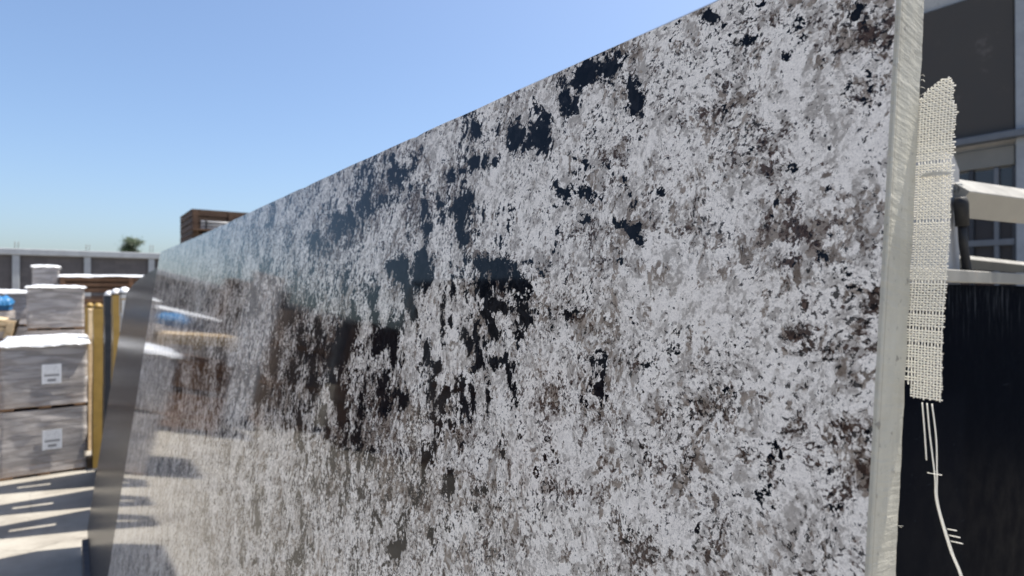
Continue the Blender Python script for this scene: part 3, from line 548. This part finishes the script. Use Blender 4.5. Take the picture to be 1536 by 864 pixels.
wrapped_pallet('low pallet of cartons with white plastic top tucked behind the labelled stack', (-.40, 9.1), (.25, 9.9), 0, .77, 17, 4, 2, 'carton_grey', top=.03, drop=.03)
# timber crates at the left edge of the yard
crate('pale timber crate on the ground under the tilted pale crate', (-1.85, 10.75), (-.68, 11.75), 0, .6, 'brown_wood', 4)
crate('brown timber crate between the ground crate and the tilted pale crate', (-1.83, 10.78), (-.68, 11.75), .625, .52, 'brown_wood', 4)
crate('tilted pale timber crate resting on top of a brown crate stack', (-1.80, 10.7), (-.66, 11.6), 1.32, .22, 'pale_wood', 2, tilt=.16)
for k, lb in enumerate(('grey wrapped pallet on the ground beneath the blue bundle', 'grey wrapped pallet directly under the blue bundle')):
    wrapped_pallet(lb, (-1.95, 12.15), (-.78, 13.1), k*.79, .78, 21+k, 5, 3, top=0)
bt = thing('blue_bundle', 'bright blue plastic wrapped bundle lying on grey wrapped pallets', 'bundle', (-.99, 12.55, 1.575))
box('wrapped_core', (-.16, -.28, 0), (.16, .28, .17), 'carton_grey', bt, .02)
film(bt, .36, .6, .005, .16, 31, 'side_cover', 'blue_tarp'); sheet(bt, .36, .6, .17, .07, .12, 33, 'top_cover', 'blue_tarp')
for k, lb in enumerate(('lowest grey wrapped pallet of the stack behind the blue bundle', 'middle grey wrapped pallet of the stack behind the blue bundle', 'highest grey wrapped pallet of the stack behind the blue bundle, white plastic on top')):
    wrapped_pallet(lb, (-2.0, 13.9), (-.60, 14.9), k*.63, .62, 41+k, 4, 3, top=.03 if k == 2 else 0, drop=.06)
# long low crates with white plastic on top
zc = 0
for k, hgt in enumerate((.44, .44, .42, .40, .38)):
    crate(('bottom', 'second lowest', 'middle', 'second highest', 'top')[k]+' brown crate of the long five high stack', (-.19, 14.2), (2.1, 15.3), zc, hgt, 'brown_wood', 3, gap=.016); zc += hgt+.021
tp = thing('plastic_cover', 'crumpled white plastic lying along the long brown crate stack', 'plastic sheet', (.95, 14.75, zc)); sheet(tp, 2.26, 1.08, .003, .018, .05, 51)
for k in range(4):
    wrapped_pallet(('bottom', 'second lowest', 'third', 'top')[k]+' narrow pallet of the four high stack beside long crates', (-.60, 14.5), (-.22, 15.3), k*.592, .59, 61+k, 4, 1, top=.03 if k == 3 else 0, drop=.05)
# tall dark crate stack rising above the granite slab
zc = 0
for k, hgt in enumerate((.78, .78, .78, .50, .42)):
    crate(('lowest', 'second', 'third', 'fourth', 'highest')[k]+' crate of the tall dark stack rising above the slab', (1.73, 12), (3.0, 13.5), zc, hgt, 'dark_wood', 5 if hgt > .6 else 3, gap=.012); zc += hgt+.021
tb = thing('pipe_bundle', 'pale pipes strapped before the tall dark crates above the granite slab', 'pipes', (2.13, 11.9, 3.02))
box('shelf_board', (-.42, -.09, -.05), (.46, .07, -.03), 'dark_wood', tb)
for k in range(3): tube('pipe', [(-.28, -.02, k*.055), (.36, -.02, k*.055)], .02, 'galvanised', tb)
for x in (-.2, .25): box('strap', (x-.012, -.055, -.03), (x+.012, .02, .14), 'rubber', tb)

# ---------------------------------------------------------------- slotted stakes standing past the end of the slabs
def stake(label, y, x, th, H, mat, cap, wt=.30, wb=.63, tagged=False):
    t = thing('rack_stake', label, 'post', (x, y, 0), group='slotted stakes in a row past the grey slab')
    def half(z): return (wb+(wt-wb)*z/H)/2
    z1, z2 = H*.50, H*.90; gp = .026
    prism('foot_plate', [(-half(0), .012), (half(0), .012), (half(z1), z1), (-half(z1), z1)], -th/2, th/2, 0, mat, t)
    for s in (-1, 1): prism('leg', [(s*gp, z1), (s*half(z1), z1), (s*half(z2), z2), (s*gp, z2)], -th/2+.004, th/2-.004, 0, mat, t)
    prism('head_plate', [(-half(z2), z2), (half(z2), z2), (half(H), H), (-half(H), H)], -th/2, th/2, 0, mat, t)
    box('base_plate', (-.10, -half(0)-.03, 0), (.10, half(0)+.03, .012), 'rack_paint', t)
    V_, F_ = [], []
    for i in range(9):
        a_ = i/8*math.pi/2
        for k in range(12): V_.append((math.cos(a_)*.045*math.cos(k*math.pi/6), math.cos(a_)*.06*math.sin(k*math.pi/6)-wt*.2, H+.012+.05*math.sin(a_)))
    for i in range(8):
        for k in range(12): F_.append((i*12+k, i*12+(k+1) % 12, (i+1)*12+(k+1) % 12, (i+1)*12+k))
    F_.append(tuple(range(12))[::-1]); mesh('cap', V_, F_, cap, t, True)
    box('cap_collar', (-.04, -wt*.2-.05, H), (.04, -wt*.2+.05, H+.014), 'rubber', t)
    if tagged: box('yellow_tag', (-th/2-.006, -half(H)-.004, H-.15), (th/2+.004, -half(H)+.05, H-.03), 'yellow_paint', t)
stake('pale galvanised slotted stake with a yellow tag, next to the grey slab', 5.98, .352, .05, 1.85, 'galvanised', 'white_plastic', tagged=True)
stake('narrow yellow slotted stake between the pale stake and the black stake', 6.60, .325, .06, 1.84, 'yellow_paint', 'white_plastic')
stake('black slotted stake with white cap between yellow stakes', 7.28, .300, .085, 1.82, 'black_paint', 'white_plastic')
stake('broad yellow slotted stake just past the black stake', 7.98, .228, .09, 1.69, 'yellow_paint', 'yellow_paint')
stake('last yellow slotted stake, beside the three high carton stack', 9.55, .185, .10, 1.67, 'yellow_paint', 'yellow_paint')
bd = thing('pale_board', 'thin pale board standing upright among the yellow stakes', 'board', (.19, 8.9, 0)); prism('board', [(-.28, 0), (.28, 0), (.24, 1.66), (-.2, 1.66)], -.03, .03, 0, 'pale_wood', bd)

# ---------------------------------------------------------------- block wall with pilasters and the tree behind it
bw = thing('block_wall', 'dark block wall with pale concrete pilasters and coping across the yard end', 'wall', (0, 32, 0))
box('coping', (-42, -.20, 3.40), (30, .25, 3.66), 'concrete_trim', bw, .02)
xs = [-1.87+2.4*i for i in range(-16, 12)]
for i, x in enumerate(xs[:-1]):
    box('block_panel', (x+.12, -.02, 0), (x+2.28, .18, 3.395), 'block_wall', bw, 0)
for x in xs:
    box('pilaster', (x-.12, -.14, 0), (x+.12, .22, 3.395), 'concrete_trim', bw, .015)
    for q_ in (-.05, .06): tube('starter_bar', [(x+q_, .05, 3.6), (x+q_+.01, .05, 3.98+.06*math.sin(x*7+q_))], .012, 'bark', bw, 6)
sw = thing('reflection_shed', 'unseen long dark grey shed with roller doors, added to darken the slab reflection', 'building', (-14, 0, 0))  # out of view, added so the polished face mirrors something dark
box('wall', (-9, -14, 0), (0, 29, 6.1), 'stucco_dark', sw, 0); box('reflection_shed_eaves', (-9.2, -14.3, 6.1), (.35, 29.3, 6.3), 'rack_paint', sw, .02)
for i in range(7):
    y = -11+6*i; d_ = box('reflection_shed_door', (0, y, 0), (.05, y+3.2, 3.6), 'frame_dark' if i % 2 else 'frame_light', sw, .01)
    box('pilaster', (0, y+4.4, 0), (.16, y+4.8, 6.0), 'concrete_trim', sw, .01)
def tree(label, x, y, H, rad, seed):
    rs = random.Random(seed); t = thing('tree', label, 'tree', (x, y, 0))
    tube('trunk', [(0, 0, 0), (.08, .05, H*.3), (-.05, 0, H*.6), (.03, 0, H*.8)], [.2, .16, .12, .08], 'bark', t, 8)
    cl = []
    for k in range(9):
        a_ = rs.uniform(0, 6.28); e = Vector((math.cos(a_)*rad*rs.uniform(.3, .8), math.sin(a_)*rad*rs.uniform(.3, .8), H-rad*rs.uniform(.25, 1.5))); cl.append(e)
        tube('limb', [(0, 0, H*.62), tuple(e*.5+Vector((0, 0, H*.33))), tuple(e)], [.07, .05, .02], 'bark', t, 6)
    cl += [Vector((-.25*rad, 0, H-.3*rad)), Vector((.35*rad, .1, H-.45*rad))]
    V_, F_ = [], []
    for c_ in cl:
        for k in range(420):
            p = c_+Vector((rs.gauss(0, 1), rs.gauss(0, 1), rs.gauss(0, .8)))*rad*.24
            d1 = Vector((rs.gauss(0, 1), rs.gauss(0, 1), rs.gauss(0, 1))).normalized(); d2 = d1.orthogonal().normalized(); s = rad*rs.uniform(.05, .1)
            o = len(V_); V_ += [p-d1*s, p+d2*s*.45, p+d1*s, p-d2*s*.45]; F_.append((o, o+1, o+2, o+3))
    mesh('crown', V_, F_, 'leaf', t)
tree('small bushy tree top showing above the block wall coping', 4.0, 60, 6.45, .85, 5)

# ---------------------------------------------------------------- stone yard building on the right
fb = thing('warehouse', 'grey stucco warehouse with ledge, beige fascia and dark windows behind the rack', 'building', (12, 0, 0))
box('wall', (.12, -9, 0), (9, 16, 8.4), 'concrete_pale', fb, .01)
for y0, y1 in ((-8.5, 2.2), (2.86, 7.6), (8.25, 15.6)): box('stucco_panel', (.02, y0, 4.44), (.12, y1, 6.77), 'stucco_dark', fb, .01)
for y in (2.22, 7.62): box('column', (-.02, y, 0), (.12, y+.62, 8.3), 'concrete_trim', fb, .015)
box('ledge', (-.16, -9, 4.30), (.02, 16, 4.415), 'frame_light', fb, .01)
box('coping', (-.06, -9, 8.4), (9, 16, 8.6), 'concrete_trim', fb, .01)
for y0, y1 in ((2.865, 5.2), (5.24, 7.6), (-2.5, 2.17)): box('fascia_panel', (.03, y0, 3.90), (.118, y1, 4.21), 'panel_beige', fb, .006)
yy = 2.86; k = 0
while yy < 7.3:
    w_ = .2 if k % 3 == 0 else .30
    wd = box('window', (.06, yy+.03, 1.05), (.10, yy+w_, 3.86), 'window_glass', fb, 0)
    box('mullion', (.0, yy-.035, .2), (.115, yy+.028, 3.88), 'frame_dark' if k % 2 == 0 else 'frame_light', fb, .004)
    box('sill_panel', (.04, yy+.03, .1), (.112, yy+w_, 1.03), 'frame_light', fb, .004); yy += w_+.035; k += 1
box('transom', (-.01, 2.86, 2.62), (.05, 7.4, 2.72), 'frame_light', fb, .004)

# ---------------------------------------------------------------- rack with cross beams and the black slab at right
b = NB('black_stone'); P = b.obj(); n1 = b.noise(P, 14, 5, .65); sp = b.n('SeparateXYZ'); b.l(P, sp.inputs[0])
drip = b.noise(b.mapping(P, (70, 1, 9)), 1, 4, .6); dr = b.math('MULTIPLY', b.step(drip, .52, .68), b.step(sp.outputs[2], .72, .89)); spk = b.noise(P, 120, 3, .6)
cc = b.mix(b.math('MULTIPLY', dr, .5), (.004, .005, .008), (.09, .10, .115)); scr = b.noise(b.mapping(P, (9, 1, 90), (0, .5, 0)), 1, 3, .5); cc = b.mix(b.step(scr, .70, .74, 0, .2), cc, (.06, .07, .085)); cc = b.mix(b.step(spk, .66, .76, 0, .35), cc, (.04, .05, .06)); b.bump(n1, .05, .002)
M['black_stone'] = b.set(cc, b.math('ADD', b.step(n1, .3, .7, .33, .48), b.math('MULTIPLY', dr, .2)), ior=1.05, spec=.1)
bs = thing('black_slab', 'black stone slab with dusty drip marks standing across behind the granite end', 'stone slab', (0, .47, 1.0))
box('stone_body', (1.12, 0, -.88), (3.4, .022, .886), 'black_stone', bs, .001)
rr = thing('beam_rack', 'white painted steel rack with cross beams, black strap and bolt behind the granite', 'rack', (0, 0, 0))
box('rail', (1.10, .452, 1.890), (3.5, .469, 1.917), 'white_paint', rr, .002)
def upright(x0, x1, H): prism('upright', [(x0, 0), (x1, 0), (x1, H-.03), (x1-.035, H), (x0, H)], .50, .57, 1, 'galvanised', rr)
upright(1.565, 1.672, 2.186); upright(3.3, 3.4, 2.186)
def beam(name, p, q_, s, roll, mat='white_paint'):
    p, q_ = Vector(p), Vector(q_); t_ = (q_-p).normalized(); a_ = Vector((0, 0, 1)); a_ = (a_-t_*a_.dot(t_)).normalized(); c_ = t_.cross(a_); vs_ = []
    for e in (p, q_):
        for k in range(8):
            an = (k//2)*math.pi/2+roll+(-.025 if k % 2 == 0 else .025)+math.pi/4; r_ = s*.7071
            vs_.append(e+a_*math.cos(an)*r_+c_*math.sin(an)*r_)
    o = mesh(name, vs_, [tuple(range(8))[::-1], tuple(range(8, 16))]+[(k, (k+1) % 8, 8+(k+1) % 8, 8+k) for k in range(8)], mat, rr)
    bm = bmesh.new(); bm.from_mesh(o.data); bmesh.ops.recalc_face_normals(bm, faces=bm.faces); bm.to_mesh(o.data); bm.free(); return o
beam('cross_beam', (1.64, .515, CAM_H+.222), (3.4, .20, CAM_H+.222), .066, R(38))
beam('cross_beam', (1.60, .63, CAM_H+.092), (3.6, .63, CAM_H+.085), .030, R(30))
bo = tube('bolt', [(1.635, .503, 2.106), (1.672, .484, 2.106)], .008, 'bolt_steel', rr, 10); tube('nut', [(1.640, .5005, 2.106), (1.652, .4945, 2.106)], .015, 'bolt_steel', bo, 6, False)
st = tube('strap', [(1.628, .482, 2.03), (1.636, .482, 1.98), (1.650, .480, 1.925), (1.658, .474, 1.90)], .009, 'rubber', rr, 8)
tube('strap_sleeve', [(1.620, .482, 2.085), (1.623, .482, 2.07), (1.630, .482, 2.02)], [.012, .015, .014], 'rubber', st, 10)

# ---------------------------------------------------------------- unseen goods added on the open side for the polished slab to mirror
G = 'unseen goods added on the open side for the slab to mirror'
def reflection_stack(label, x, y, n, hs, w, d, mat, seed, kind='pal', top=0):
    z = 0
    for k in range(n):
        lb = label if n == 1 else label+(', bottom of its stack' if k == 0 else ', top of its stack' if k == n-1 else ', middle of its stack')
        if kind == 'pal': wrapped_pallet(lb, (x-w/2, y-d/2), (x+w/2, y+d/2), z, hs, seed+k, 3, 2, mat, top=top if k == n-1 else 0, group=G, wrap=False); z += hs+.004
        else: crate(lb, (x-w/2, y-d/2), (x+w/2, y+d/2), z, hs, mat, 2, group=G); z += hs+.021
reflection_stack('added unseen dark crate in the stack furthest from the slab end', -2.9, 15.5, 3, .95, 1.3, 1.2, 'dark_wood', 70, 'crate')
reflection_stack('added unseen brown carton pallet in the stack beside the white upright slab', -3.6, 13.2, 3, .8, 1.1, 1.1, 'carton_brown', 75)
reflection_stack('added unseen dark crate in the stack between brown and grey cartons', -4.8, 11.6, 3, .8, 1.2, 1.1, 'dark_wood', 80, 'crate')
reflection_stack('added unseen grey carton pallet in the stack between two crate stacks', -6.2, 10.2, 3, .75, 1.2, 1.1, 'carton_grey', 85)
reflection_stack('added unseen brown crate in the stack beside grey cartons', -7.4, 8.6, 3, .8, 1.3, 1.2, 'brown_wood', 90, 'crate')
reflection_stack('added unseen brown carton pallet in the stack between brown and dark crates', -8.6, 6.6, 3, .85, 1.2, 1.2, 'carton_brown', 95)
reflection_stack('added unseen dark crate in the stack across from the granite slab', -9.3, 4.4, 3, .85, 1.3, 1.3, 'dark_wood', 100, 'crate')
ws = thing('reflection_white_slab', 'added unseen white stone slab standing upright on its own frame at the open side', 'stone slab', (-2.35, 12.2, 0)); box('stone_body', (-.32, -.02, .15), (.32, .02, 2.95), 'white_plastic', ws, .004); box('reflection_slab_frame', (-.4, -.3, 0), (.4, .3, .148), 'rack_paint', ws, .01)
